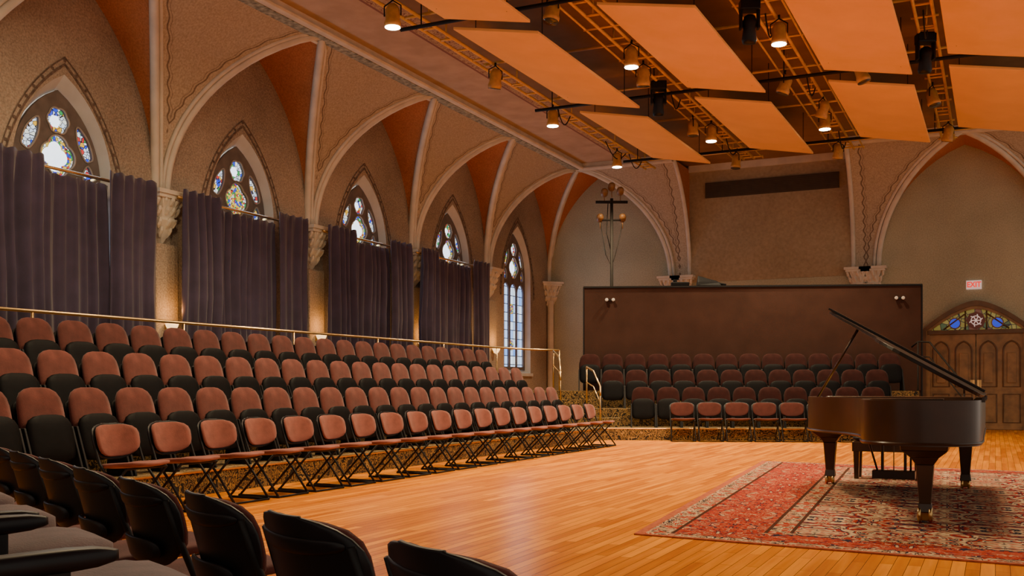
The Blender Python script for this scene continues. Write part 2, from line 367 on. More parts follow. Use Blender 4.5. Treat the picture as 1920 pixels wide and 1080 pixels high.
def lobes(cx,cz,r,k,d=.22,n=40):
    return [(cx+r*(1-d+d*abs(math.cos(k*t/2)))*math.cos(t),cz+r*(1-d+d*abs(math.cos(k*t/2)))*math.sin(t)) for t in [2*pi*i/n for i in range(n)]]
def ell(cx,cz,a,b_,ang,n=24):
    o=[]
    for i in range(n):
        t=2*pi*i/n; x=a*math.cos(t)*(1+.12*math.cos(3*t)); z=b_*math.sin(t)
        o.append((cx+x*math.cos(ang)-z*math.sin(ang),cz+x*math.sin(ang)+z*math.cos(ang)))
    return o
DG=.17
for i,c in enumerate(wins):
    w=bpy.data.objects.new('window_%d'%(i+1),None); C.objects.link(w); struct(w)
    a=WO(c); b_=WI(c); m=MB(); n=len(a)
    m.add([(XW,y,z) for y,z in a]+[(XW-DG-.06,y,z) for y,z in b_],[(k,(k+1)%n,n+(k+1)%n,n+k) for k in range(n)])
    m.obj('window_reveal',mReveal,parent=w,label='pale plaster splayed reveal of a pointed window')
    m=MB()
    for (h1,r1,h2,r2) in((1.13,2.26,1.16,2.31),(1.21,2.38,1.228,2.41)):
        A=arch(h1,3.85,r1,20,c); B=arch(h2,3.85,r2,20,c); n=len(A)
        m.add([(XW+.012,y,z) for y,z in A]+[(XW+.012,y,z) for y,z in B],[(k,k+1,n+k+1,n+k) for k in range(n-1)])
    A=arch(1.185,3.85,2.345,26,c)
    for k in range(0,len(A)-1,2):
        y,z=A[k]; m.add([(XW+.013,y-.022,z-.022),(XW+.013,y+.022,z-.022),(XW+.013,y+.022,z+.022),(XW+.013,y-.022,z+.022)],[(0,1,2,3)])
    m.obj('stencil_border',mStencil,parent=w)
    holes=[lobes(c,4.73,.325,4,.18),lobes(c,5.28,.21,6,.12),ell(c-.50,4.98,.28,.115,math.radians(64)),ell(c+.50,4.98,.28,.115,math.radians(116))]
    holes+=[ell(c-.57,4.50,.16,.10,math.radians(90)),ell(c+.57,4.50,.16,.10,math.radians(90))]
    for q in (-.51,0,.51):
        holes.append([(c+q-.22,1.75)]+arch(.22,3.98,.28,6,c+q)+[(c+q+.22,1.75)])
    fill(b_,holes,lambda y,z:(XW-DG,y,z),'tracery',mTracery,.05,w)
    for h in holes[:6]: MB().tube([(XW-DG+.035,y,z) for y,z in h],.014,6,closed=True).obj('tracery_moulding',mTrMould,True,w)
    fill([(c-.82,4.32)]+arch(.82,4.42,1.32,12,c)+[(c+.82,4.32)],[],lambda y,z:(XW-DG-.05,y,z),'stained_glass',mGlass,0,w)
    fill(lobes(c,4.73,.32,4,.18),[],lambda y,z:(XW-DG-.046,y,z),'rose_ring_glass',mGlassRing,0,w)
    fill(lobes(c,4.73,.235,4,.25),[],lambda y,z:(XW-DG-.042,y,z),'pale_glass',mGlassClear if i!=2 else mGlassRing,0,w)
    fill(lobes(c,5.28,.10,6,.15),[],lambda y,z:(XW-DG-.042,y,z),'pale_glass',mGlassClear,0,w)
    fill([(c-.82,1.7),(c+.82,1.7),(c+.82,4.32),(c-.82,4.32)],[],lambda y,z:(XW-DG-.05,y,z),'leaded_glass',mGrid,0,w)
    if i==5:
        for zz in(2.4,3.5): fill(lobes(c,zz,.17,6,.15),[],lambda y,z:(XW-DG-.045,y,z),'medallion_glass',mGlassRing,0,w)
    m=MB().box(XW-.3,XW+.06,c-1.0,c+1.0,1.47,1.56); m.obj('sill',mReveal,parent=w)
G=.13; N=18; tri=[0]
def trim(o): tri[0]+=1; o.name='trim_%d'%tri[0]; return struct(o)
def half_rib(kind,a0,sign,w,cornr=False):
    P=[]
    for i in range(N+1):
        h=HH*i/N; o=off(h,CW); q=a0+sign*(o if cornr else off(h,w))
        P.append((XW+o,q,SZ+h) if kind=='L' else (q,YF-o,SZ+h))
    return P
def vault(kind,P,mat):
    m=MB(); n=len(P)
    Q=[(XW,p[1],p[2]) if kind=='L' else (p[0],YF,p[2]) for p in P]
    m.add(P+Q,[(k,k+1,n+k+1,n+k) for k in range(n-1)]); trim(m.obj('v',mat,True))
def ribs(kind,P,cen):
    m=MB(); m.tube(P,.075,8)
    P2=[]
    for p in P:
        v=Vector(p); s=1 if (v.y if kind=='L' else v.x)>cen else -1
        dlt=Vector((.03,s*.11,.03)) if kind=='L' else Vector((s*.11,-.03,.03))
        P2.append(v+dlt)
    m.tube(P2,.04,6); trim(m.obj('r',mRib,True))
for i in range(len(piers)-1):
    ya,yb=piers[i],piers[i+1]; last=(i==len(piers)-2)
    yc=ycs[i]
    A=half_rib('L',ya+G,1,yc-ya-G); B=half_rib('L',yb-(0 if last else G),-1,yb-yc-G,last)
    vault('L',A,mOrange); vault('L',B,mOrange)
    ribs('L',A,yc); ribs('L',B,yc)
def spandrel(kind,fl,fr):
    me=bpy.data.meshes.new('s'); bm=bmesh.new(); uvl=bm.loops.layers.uv.new('UV'); K=10; rows=[]
    for i in range(N+1):
        h=HH*i/N; o=off(h,CW); a,b=fl(h),fr(h); row=[]
        for k in range(K+1):
            q=a+(b-a)*k/K; d=min(q-a,b-q)
            row.append((bm.verts.new((XW+o,q,SZ+h) if kind=='L' else (q,YF-o,SZ+h)),(d,h)))
        rows.append(row)
    for i in range(N):
        for k in range(K):
            qs=[rows[i][k],rows[i][k+1],rows[i+1][k+1],rows[i+1][k]]
            f=bm.faces.new([q[0] for q in qs]); f.smooth=True
            for lp,q in zip(f.loops,qs): lp[uvl].uv=q[1]
    bm.to_mesh(me); bm.free(); me.materials.append(mSpan)
    o=bpy.data.objects.new('s',me); C.objects.link(o); trim(o)
for i in range(1,len(piers)-1):
    y=piers[i]; wl_=y-ycs[i-1]-G; wr=ycs[i]-y-G
    spandrel('L',lambda h:y-G-off(h,wl_),lambda h:y+G+off(h,wr))
X1=-8.82; XR1=-8.35; XR2=-3.62; X2=-2.95
cA=XW+CW
A=half_rib('F',XW,1,0,True); B=half_rib('F',X1-G,-1,X1-G-cA)
vault('F',A,mOrange); vault('F',B,mOrange); ribs('F',B,cA)
wB=X1-G-cA
spandrel('F',lambda h:X1-G-off(h,wB),lambda h:XR1)
spandrel('F',lambda h:XR2,lambda h:X2+off(h,2.2))
spandrel('F',lambda h:X2+4.4-off(h,2.2),lambda h:X2+4.9)
A=half_rib('F',X2,1,2.2); B=half_rib('F',X2+4.4,-1,2.2)
vault('F',A,mOrange); vault('F',B,mOrange); ribs('F',A,X2+2.2); ribs('F',B,X2+2.2)
for xx in (XR1,XR2):
    P=[(xx,YF-off(HH*i/N,CW),SZ+HH*i/N) for i in range(N+1)]
    vault('F',P,mOrange); m=MB().tube(P,.06,8); trim(m.obj('r',mRib,True))
trim(MB().box(XR1,XR2,YF-.03,YF,4.3,7.7).obj('recess',mRecess))
m=MB().box(-11.5,-11.12,-4,YF-CW,7.62,7.8); m.tube([(-11.5,-4,7.64),(-11.5,YF-CW,7.64)],.06); m.tube([(-11.1,-4,7.66),(-11.1,YF-CW,7.66)],.05); trim(m.obj('c',mRib))
m=MB().box(-11.42,-11.2,-4,YF-CW,7.605,7.62); trim(m.obj('c',M('cornice_band',(.26,.25,.18),.8,scale=12,amt=.6)))
m=MB().box(-11.5,XR1,YF-CW-.15,YF-CW+.2,7.62,7.8).tube([(-11.3,YF-CW-.15,7.64),(XR1,YF-CW-.15,7.64)],.06); trim(m.obj('c',mRib))
m=MB().box(XR2,5,YF-CW-.15,YF-CW+.2,7.62,7.8).tube([(XR2,YF-CW-.15,7.64),(5,YF-CW-.15,7.64)],.06); trim(m.obj('c',mRib))
trim(MB().box(XR1,XR2,YF-.12,YF,7.6,7.8).obj('c',mRib))
def capital(m,rot,loc):
    t=T(loc[0],loc[1],loc[2],rz=rot)
    m.box(-.36,.36,0,.34,-.07,0,t); m.box(-.32,.32,0,.30,-.13,-.07,t)
    prof=[(.27,.26,-.13),(.22,.21,-.30),(.19,.17,-.45),(.22,.20,-.50),(.15,.13,-.62),(.08,.08,-.78),(.03,.03,-.88)]
    for k in range(len(prof)-1):
        (w1,d1,z1),(w2,d2,z2)=prof[k],prof[k+1]
        vs=[(-w2,0,z2),(w2,0,z2),(-w2*.7,d2,z2),(w2*.7,d2,z2),(-w1,0,z1),(w1,0,z1),(-w1*.8,d1,z1),(w1*.8,d1,z1)]
        m.add(vs,[(0,2,3,1),(4,5,7,6),(0,1,5,4),(2,6,7,3),(0,4,6,2),(1,3,7,5)],t)
    for z,wd,dd,nn in((-.2,.27,.24,5),(-.36,.21,.2,4),(-.55,.17,.16,3),(-.7,.1,.1,2)):
        for k in range(nn):
            x=-wd+2*wd*k/(nn-1); y=dd*(1-.25*abs(x/wd))
            m.tube([(x*.8,y*.7,z-.08),(x*.95,y*.95,z-.02),(x,y+.04,z+.04),(x*1.05,y+.055,z+.075),(x,y+.02,z+.085)],[.02,.042,.04,.03,.012],6,t)
for y in piers[1:-1]:
    m=MB().box(XW,XW+.16,y-.27,y+.27,0,3.6); trim(m.obj('p',mWall,bevel=.03))
    m=MB(); capital(m,-pi/2,(XW,y,SZ)); trim(m.obj('cap',mRib))
for x in (X1+.1,X2-.33):
    for q in(-.2,.2):
        m=MB(); capital(m,pi,(x+q,YF,SZ)); trim(m.obj('cap',mRib))
m=MB().tube([(XW+.12,YF-.12,0),(XW+.12,YF-.12,3.9)],.1,10); capital(m,-pi*.75,(XW+.05,YF-.05,SZ)); trim(m.obj('cap',mRib,False))
m=MB().box(-7.85,-4.0,YF-.1,YF-.03,6.8,7.25)
for k in range(8): m.box(-7.8,-4.05,YF-.115,YF-.09,6.83+k*.052,6.85+k*.052)
o=m.obj('air_vent',mVent,label='long dark bronze ventilation grille high on plaster wall',category='vent')
# ------------------------------------------------------------------ tiers
aa=math.radians(21); e1=Vector((math.cos(aa),math.sin(aa))); e2=Vector((-math.sin(aa),math.cos(aa))); O=Vector((-7.64,20.56))
def FB(a,b): v=O+e1*a+e2*b; return (v.x,v.y)
endA=7.1
def tier(n,z0,z1,xf,b0,aI,ae):
    m=MB().prism([(xf,3.2),FB(aI,b0),FB(ae,b0),FB(ae,3.3),FB(-4.3,3.3),(-12.98,3.2)],z0,z1)
    trim(m.obj('t',mCarpet))
tier(1,0,.25,-7.6,0,0,endA+.4); tier(2,.25,.65,-8.55,1.15,-.53,endA+.2); tier(3,.65,1.05,-9.5,2.1,-1.19,endA+.2)
trim(MB().tube([(-7.6,3.2,.25),(*FB(0,0),.25),(*FB(endA+.4,0),.25)],.014,6).obj('n',mBrass))
for (a,b,z0,z1) in((-.1,.75,.25,.45),(-.5,1.72,.65,.85)):
    t=T(*FB(a,b),0,rz=aa); m=MB().box(-.45,.5,0,.38,z0,z1,t); o=m.obj('aisle_step',mCarpet,label='patterned carpet step between the seating tiers',category='step')
# ------------------------------------------------------------------ chairs
def folding_proto(loc,rz,label,group,mm):
    r=thing('stacking_chair',label,'chair',loc,rz,group)
    MB().slab(.48,.47,.05,5,curve=-.015,mat=T(0,.03,.455,rx=math.radians(-86))).obj('seat',mm,True,r)
    lean=math.radians(15)
    MB().slab(.47,.29,.035,3.4,curve=.06,wt=1.06,pt=3.2,mat=T(0,-.235,.668,rx=lean)).obj('backrest',mm,True,r)
    m=MB().slab(.52,.33,.022,2.8,curve=.065,wt=1.12,pt=2.4,nx=16,nz=14,mat=T(0,-.262,.662,rx=lean))
    m.slab(.36,.09,.02,3,curve=.035,mat=T(0,-.270,.57,rx=lean))
    m.slab(.46,.045,.018,3,curve=.05,mat=T(0,-.292,.745,rx=lean))
    m.obj('back_shell',mBlack,True,r)
    for s in(-1,1):
        m=MB().tube([(s*.245,-.235,.76),(s*.25,-.19,.62),(s*.25,-.13,.47),(s*.25,.05,.27),(s*.25,.25,.012)],.0125,8)
        m.tube([(s*.232,.17,.44),(s*.235,-.05,.22),(s*.24,-.26,.012)],.0125,8)
        m.tube([(s*.245,-.27,.012),(s*.245,.26,.012)],.0125,8)
        m.obj('leg',mBlackFrame,True,r)
    MB().tube([(-.25,.25,.012),(.25,.25,.012)],.010).obj('crossbar',mBlackFrame,True,r)
    MB().tube([(-.235,.165,.435),(.235,.165,.435)],.010).obj('crossbar',mBlackFrame,True,r)
    return r
def seat_proto(loc,rz,label,group,mm):
    r=thing('auditorium_seat',label,'seat',loc,rz,group)
    lean=math.radians(12)
    MB().slab(.52,.50,.075,4,curve=.02,wt=.92,pt=3.2,mat=T(0,-.15,.645,rx=lean)).obj('backrest',mm,True,r)
    MB().slab(.53,.44,.03,4.5,curve=.02,wt=.98,mat=T(0,-.205,.56,rx=lean)).obj('back_shell',mPanBlack,True,r)
    m=MB().slab(.50,.46,.085,5,curve=.0,pt=3.5,mat=T(0,.0,.41,rx=math.radians(12))); m.obj('seat',mPanBlack,True,r)
    for s in(-1,1):
        m=MB().add([(s*.262-.013,-.19,0),(s*.262+.013,-.19,0),(s*.262+.013,.16,0),(s*.262-.013,.16,0),(s*.262-.013,-.15,.52),(s*.262+.013,-.15,.52),(s*.262+.013,-.02,.52),(s*.262-.013,-.02,.52)],
            [(0,1,2,3),(4,7,6,5),(0,4,5,1),(1,5,6,2),(2,6,7,3),(3,7,4,0)]); m.obj('leg',mBlackFrame,parent=r,bevel=.006)
    return r
RZ=-pi/2
p=None
for i in range(19):
    loc=(-6.92,6.68+.653*i,0)
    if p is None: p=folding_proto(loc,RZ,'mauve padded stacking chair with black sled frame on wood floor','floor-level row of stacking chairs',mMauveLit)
    else: dup(p,None,loc,RZ+random.uniform(-.03,.03))
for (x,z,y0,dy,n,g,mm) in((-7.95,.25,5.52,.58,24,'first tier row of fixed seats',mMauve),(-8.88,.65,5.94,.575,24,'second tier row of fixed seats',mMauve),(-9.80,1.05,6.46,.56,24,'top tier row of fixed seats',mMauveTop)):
    p=None
    for i in range(n):
        loc=(x,y0+dy*i,z)
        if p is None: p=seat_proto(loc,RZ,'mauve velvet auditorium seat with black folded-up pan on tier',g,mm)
        else: dup(p,None,loc,RZ+random.uniform(-.015,.015),group=g)
ra=aa+pi
p=None
for i in range(7):
    q=FB(1.68+.575*i,-.32); loc=(*q,0)
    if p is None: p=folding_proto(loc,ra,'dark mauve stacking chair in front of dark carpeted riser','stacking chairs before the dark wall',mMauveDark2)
    else: dup(p,None,loc,ra)
p=None
for (a0,b,z,da,n,g) in((.9,.62,.25,.555,10,'lower fixed seats before dark wall'),(.25,1.6,.65,.545,12,'middle fixed seats before dark wall'),(-.28,2.6,1.05,.545,14,'upper fixed seats before dark wall')):
    for i in range(n):
        loc=(*FB(a0+da*i,b),z)
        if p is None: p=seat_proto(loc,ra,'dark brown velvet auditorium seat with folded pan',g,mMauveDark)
        else: dup(p,None,loc,ra,group=g)
rf=-math.atan2(.47,.88); fx,fy=.47,.88; p=None
for i,(x,y) in enumerate([(-1.06,1.82),(-1.66,2.13),(-2.22,2.42),(-2.80,2.70),(-3.37,2.99),(-3.95,3.3),(-4.53,3.6),(-5.1,3.9)]):
    loc=(x+fx*.28,y+fy*.28,0)
    if p is None: p=folding_proto(loc,rf,'black-shelled stacking chair seen from behind, mauve seat','chairs with black curved backs near the floor edge',mMauve)
    else: dup(p,None,loc,rf+random.uniform(-.04,.04))
trim(MB().prism([(-.6,.95),(-1.0,1.2),(-5.6,3.65),(-6.1,2.9),(-1.2,.2)],0,.25).obj('t',mCarpet))
def armchair(loc,rz):
    r=thing('arm_seat','grey-mauve upholstered seat with glossy black armrests','seat',loc,rz,'armed seats on low platform')
    MB().slab(.44,.46,.12,2.6,mat=T(0,.17,.465,rx=math.radians(-87))).obj('seat',mGreyPad,True,r)
    MB().slab(.46,.46,.08,4,curve=.02,mat=T(0,-.2,.66,rx=math.radians(12))).obj('backrest',mGreyPad,True,r)
    MB().slab(.5,.46,.03,4,curve=.02,mat=T(0,-.25,.64,rx=math.radians(12))).obj('back_shell',mBlack,True,r)
    for s in(-1,1):
        m=MB().slab(.06,.40,.04,4,mat=T(s*.275,-.02,.60,rx=math.radians(-88))); m.obj('armrest',mBlack,True,r)
        MB().box(s*.275-.018,s*.275+.018,-.2,.1,0,.59).obj('leg',mBlackFrame,parent=r,bevel=.006)
    return r
p=armchair((-1.72,1.28,.25),rf)
for k in(1,2,3): dup(p,None,(-1.72-.565*k,1.28+.302*k,.25),rf)
# ------------------------------------------------------------------ partition
pl=O+e1*(-.42)+e2*3.12
r=thing('partition_panel','long dark brown fabric covered partition behind tiered seats','partition',(pl.x,pl.y,1.05),aa)
MB().box(0,8.08,0,.28,0,2.53).obj('panel_body',mPanelWall,parent=r,bevel=.01)
MB().box(7.72,8.08,0.02,.26,-1.05,.02).obj('panel_foot',mPanelWall,parent=r)
MB().box(-.02,8.10,-.03,.31,2.53,2.57).box(-.03,0.0,-.02,.3,-1.05,2.55).box(8.08,8.11,-.02,.3,-1.05,2.55).obj('edge_trim',mBlackFrame,parent=r)
for X in(.63,7.55):
    s=thing('emergency_light','small white twin-head emergency spotlight on dark partition','light',Vector((pl.x,pl.y,3.28))+Vector((e1.x*X,e1.y*X,0)),aa,'twin emergency lights')
    MB().box(-.07,.07,-.05,0,-.02,.02).obj('bracket',mBlackFrame,parent=s)
    for q in(-.08,.08): MB().lathe([(.02,0),(.035,.03),(.042,.07),(.03,.075)],12,T(q,-.03,0,rx=pi/2)).obj('lamp_head',mLampWhite,True,s)
s=thing('stage_speaker','black wedge loudspeaker resting on top of dark partition','speaker',Vector((pl.x,pl.y,3.62))+Vector((e1.x*3.05+e2.x*.14,e1.y*3.05+e2.y*.14,0)),aa)
m=MB().add([(-.3,-.13,0),(.3,-.13,0),(.3,.13,0),(-.3,.13,0),(-.26,-.1,.1),(.26,-.06,.08),(.2,.1,.14),(-.26,.1,.28)],[(0,3,2,1),(4,5,6,7),(0,1,5,4),(1,2,6,5),(2,3,7,6),(3,0,4,7)]); m.obj('cabinet',mPanBlack,parent=s,bevel=.02)
MB().tube([(.1,0,.1),(.3,0,.05),(.42,0,.02)],.03,8).obj('handle',mPanBlack,True,s)
s=thing('mixer_box','small black equipment box on top of dark partition','equipment',Vector((pl.x,pl.y,3.62))+Vector((e1.x*2.35+e2.x*.14,e1.y*2.35+e2.y*.14,0)),aa)
MB().box(-.22,.22,-.1,.1,0,.1).obj('case',mPanBlack,parent=s,bevel=.02)
MB().lathe([(.05,0),(.05,.05),(.02,.06)],10,T(-.12,0,.1)).obj('knob',mPanBlack,parent=s)
s=thing('lighting_stand','tall black lighting pole with crossbars, cables and ochre lamps','light stand',(-9.57,26.46,0))
MB().tube([(0,0,0),(0,0,6.35)],.045).tube([(0,0,1.2),(.5,0,.02)],.02).tube([(0,0,1.2),(-.3,.4,.02)],.02).tube([(0,0,1.2),(-.3,-.4,.02)],.02).obj('pole',mDarkPipe,True,s)
t=T(rz=math.radians(25.5))
MB().tube([(-.44,0,6.25),(.44,0,6.25)],.04,mat=t).obj('crossbar',mDarkPipe,True,s)
MB().tube([(-.32,0,5.75),(.32,0,5.75)],.025,mat=t).obj('crossbar',mDarkPipe,True,s)
MB().tube([(-.32,0,5.75),(-.16,0,4.8),(0,0,4.45),(.13,0,4.9),(.32,0,5.75)],.013,mat=t).obj('cable',mDarkPipe,True,s)
MB().tube([(-.1,0,6.25),(-.14,0,5.4),(-.02,0,4.9)],.013,mat=t).obj('cable',mDarkPipe,True,s)
for q,z in((-.32,5.82),(.30,5.82),(-.2,6.52),(.24,6.56),(.0,6.68)):
    MB().lathe([(.08,-.13),(.10,-.08),(.10,.06),(.05,.13)],12,t@T(q,0,z,rx=math.radians(65))).tube([(q,0,z),(q,0,z-.3)],.015,mat=t).obj('lamp_head',mCanDim,True,s)
# ------------------------------------------------------------------ rails
r=thing('brass_guard_rail','long brass guard rail behind top row of seats','railing')
MB().tube([(-10.8,3.5,2.09),(-10.8,21.8,2.09),(-10.35,22.75,2.07),(-9.7,23.05,2.05)],.022).obj('top_rail',mBrass,True,r)
for y in [3.6+2.6*k for k in range(8)]: MB().tube([(-10.8,y,1.05),(-10.8,y,2.09)],.018).obj('post',mBrass,True,r)
MB().tube([(-9.7,23.05,2.05),(-9.7,23.05,1.05)],.018).obj('post',mBrass,True,r)
def stair_rail(pts,posts,mat,lab):
    r=thing('stair_handrail',lab,'handrail'); MB().tube(pts,.022).obj('top_rail',mat,True,r)
    MB().tube([(a,b,c-.35) for a,b,c in pts[1:-1]],.015).obj('lower_rail',mat,True,r)
    for a in posts: MB().tube(a,.02).obj('post',mat,True,r)
def P3(a,b,z): return (*FB(a,b),z)
stair_rail([P3(-1.15,2.5,1.9),P3(-1.15,2.3,2.0),P3(-1.0,1.9,1.85),P3(-.95,1.3,1.5),P3(-.95,1.3,1.3)],[[P3(-1.15,2.3,1.05),P3(-1.15,2.3,2.0)],[P3(-.95,1.3,.65),P3(-.95,1.3,1.5)]],mBrass,'brass stair handrail at end of tiered seats')
stair_rail([P3(-.35,1.5,1.5),P3(-.35,1.3,1.6),P3(-.2,.9,1.5),P3(-.05,.4,1.15),P3(-.05,.4,.95)],[[P3(-.35,1.3,.65),P3(-.35,1.3,1.6)],[P3(-.05,.4,.25),P3(-.05,.4,1.15)]],mBrass,'brass handrail beside carpeted aisle steps')
stair_rail([P3(7.40,3.0,2.1),P3(7.5,2.85,2.22),P3(7.72,2.7,2.2),P3(7.95,1.9,1.55),P3(8.05,1.4,1.2),P3(8.05,1.4,1.0)],[[P3(7.5,2.85,0),P3(7.5,2.85,2.22)],[P3(8.05,1.4,0),P3(8.05,1.4,1.2)]],mDarkPipe,'dark metal stair handrail beside far seating')
# ------------------------------------------------------------------ curtains
def curtain(y0,y1,x,zt,zb,seed,label):
    rnd=random.Random(seed); n=int((y1-y0)/.018); vs=[];rows=[(zt,.4),(zt-.12,.7),(zt-.5,1),(zt-1.1,1),(zt-1.8,1.05),(zb,1.1)]
    ph=[rnd.uniform(0,6) for _ in range(6)]
    for z,am in rows:
        for i in range(n+1):
            y=y0+(y1-y0)*i/n; s=y+.03*math.sin(z*1.3+ph[4])
            w=math.sin(s*2*pi/.21+ph[0]+1.4*math.sin(s*2.3+ph[1]))*.045*(1+.5*math.sin(s*3.1+ph[5]))+math.sin(s*2*pi/.62+ph[2])*.035+math.sin(s*2*pi/.093+ph[3])*.008
            vs.append((x+w*am,y+.02*math.sin(z*1.7+y*3)*am,z+(.015*math.sin(s*30) if z==zt else 0)))
    fs=[(j*(n+1)+i,j*(n+1)+i+1,(j+1)*(n+1)+i+1,(j+1)*(n+1)+i) for j in range(len(rows)-1) for i in range(n)]
    m=MB().add(vs,fs); o=m.obj('curtain',mCurtain,True,label=label,category='curtain',group='slate curtains below the pointed windows')
    md=o.modifiers.new('s','SOLIDIFY'); md.thickness=.012
for k,(ya,yb) in enumerate([(9.4,12.55),(13.20,16.70),(17.36,20.72),(21.12,24.78)]):
    w=.95 if k<3 else .85
    curtain(ya+w-.1,yb-w+.1,-12.66,4.33,1.12,k*3,'dark slate-purple pleated curtain hanging from brass rod under window')
    curtain(ya,ya+w,-12.50,4.52,1.12,k*3+1,'narrow dark slate-purple side curtain beside plaster pier')
    curtain(yb-w,yb,-12.50,4.52,1.12,k*3+2,'narrow dark slate-purple side curtain beside plaster pier')
    r=thing('curtain_rod','brass curtain rod holding dark curtains below window','curtain rod',(0,0,0),0,'brass curtain rods')
    MB().tube([(-12.64,ya,4.40),(-12.64,yb,4.40)],.025).obj('pole',mBrass,True,r)
    for y in (ya+1.0,yb-1.0): MB().tube([(-13,y,4.40),(-12.64,y,4.40)],.018).obj('bracket',mBrass,True,r)
for i,y in enumerate(piers[1:-1]):
    s=thing('wall_sconce','glowing warm uplight sconce on plaster pier','lamp',(XW+.16,y-.02,2.2),0,'pier sconces')
    MB().lathe([(.02,-.12),(.06,-.09),(.10,-.02),(.115,.03)],14,T(.12,0,0)).obj('bowl',mSconce,True,s)
    MB().box(0,.06,-.05,.05,-.1,.02).obj('bracket',mBrass,parent=s)
    li=bpy.data.lights.new('l','POINT'); li.energy=13; li.color=(1,.42,.08); li.shadow_soft_size=.05; lo=bpy.data.objects.new('sconce_bulb',li); C.objects.link(lo); lo.parent=s; lo.location=(.28,0,.25)
# ------------------------------------------------------------------ acoustic clouds
rowsx=[(-8.17,-6.62),(-5.62,-4.05),(-2.95,-1.38),(-.78,.82)]
segs=[(9.2,14.55),(14.85,20.0),(20.55,25.75)]
for xi,(xa,xb) in enumerate(rowsx):
    for si,(ya,yb) in enumerate(segs):
        r=thing('acoustic_panel','suspended tan-orange acoustic ceiling panel','acoustic panel',((xa+xb)/2,(ya+yb)/2,7.0),0,'suspended acoustic panels')
        hx=(xb-xa)/2; hy=(yb-ya)/2; dz=.15; tl=.04
        c4=[(-hx,-hy,dz-tl),(hx,-hy,-dz-tl),(hx,hy,-dz+tl),(-hx,hy,dz+tl)]
        o=MB().add(c4+[(a,b,c+.05) for a,b,c in c4],[(0,3,2,1),(4,5,6,7),(0,1,5,4),(1,2,6,5),(2,3,7,6),(3,0,4,7)]).obj('panel_board',mCloud,parent=r,bevel=.008)
        for a in(-.8,.8):
            for b in(-.8,.8): MB().tube([(a*hx,b*hy,.03-a*dz),(a*hx,b*hy,.8)],.008,6).obj('hanger_wire',mDarkPipe,True,r)
TZ=7.42
for X in(-8.95,-6.12,-3.5,-1.08):
    r=thing('lighting_truss','ochre painted double-pipe lighting truss under the ceiling','truss',(X,0,TZ),0,'lighting trusses')
    m=MB().tube([(-.14,9,0),(-.14,28,0)],.03).tube([(.14,9,0),(.14,28,0)],.03)
    k=9.2; j=0
    while k<28:
        w_=.14 if (j%3 or X<-8) else (.42 if X<-2 else .22)
        m.tube([(-w_,k,.0),(w_,k,.0)],.022,6); k+=.62; j+=1
    for k in(10,13,16,19,22,25,27.5): m.tube([(0,k,0),(0,k,.38)],.015,6).tube([(-.14,k,0),(.14,k,0)],.02,6)
    if -8<X<-2:
        m.tube([(-.38,9,0),(-.38,28,0)],.02,6).tube([(.38,9,0),(.38,28,0)],.02,6)
    m.obj('truss_frame',mPipe,True,r)
for k,(Y,z,dk) in enumerate(((11.8,7.33,0),(14.70,7.2,1),(14.95,7.5,0),(17.8,7.5,0),(20.27,7.2,1),(20.6,7.5,0),(23.4,7.5,0),(26.1,7.25,1),(27.3,7.5,0))):
    r=thing('cross_pipe','cross pipe hung between the lighting trusses','pipe',(0,Y,z),0,'cross pipes')
    MB().tube([(-9.1,0,0),(3,0,0)],.035 if dk else .028).obj('pipe_run',mDarkPipe if dk else mPipe,True,r)
    for X in(-8.7,-6.4,-3.75,-1.3,1.5): MB().tube([(X,0,0),(X,0,ZC-z)],.012,6).obj('hanger',mDarkPipe if dk else mPipe,True,r)
for k in range(14):
    X=random.choice((-8.95,-6.12,-3.5,-1.06))+random.uniform(-.1,.1); Y=random.uniform(13,26); L=random.uniform(.6,1.6)
    MB().tube([(X,Y+L*t/8,7.4-.28*math.sin(pi*t/8)) for t in range(9)],.014,6).obj('hanging_cable',mDarkPipe,True,label='black electrical cable drooping from lighting truss',category='cable',group='drooping cables')
def can(x,y,lit,tilt=0,rz=0):
    r=thing('can_spotlight','ochre can spotlight hanging from truss, '+('lit' if lit else 'switched off'),'stage light',(x,y,7.12),rz,'can spotlights')
    t=T(rx=tilt)
    MB().lathe([(.125,-.18),(.135,-.12),(.115,-.06),(.115,.10),(.07,.18),(.03,.19)],16,t).obj('lamp_housing',mCan,True,r)
    MB().lathe([(.02,-.196),(.125,-.190),(.125,-.170),(.02,-.17)],16,t).obj('lens',mLens if lit else mGlassDark,True,r)
    MB().tube([(-.14,0,0),(-.14,0,.16),(0,0,.25),(.14,0,.16),(.14,0,0)],.012,6).tube([(0,0,.25),(0,0,.31)],.022,6).obj('yoke',mDarkPipe,True,r)
    if lit:
        li=bpy.data.lights.new('s','SPOT'); li.energy=LITE; li.color=(1,.77,.46); li.spot_size=math.radians(115); li.spot_blend=.85; li.shadow_soft_size=.12
        lo=bpy.data.objects.new('lamp_light',li); C.objects.link(lo); lo.parent=r; lo.location=(0,0,-.24)
LITE=1600
for x,y in[(-8.76,13.9),(-5.95,17.5),(-3.3,17.4),(-8.87,20.7),(-9.0,25.3),(-6.05,23.6),(-3.46,23.6)]: can(x,y,True,0,random.uniform(-.5,.5))
for x,y in[(-6.35,14.8),(-8.75,17.6),(-6.12,18.7),(-3.75,20.4),(-3.35,22.6),(-2.3,20.27),(-6.3,22.9),(-6.2,26.8),(-3.6,26.8),(-1.17,22.6),(-1.0,26)]: can(x,y,False,random.uniform(-.5,.5),random.uniform(0,3))
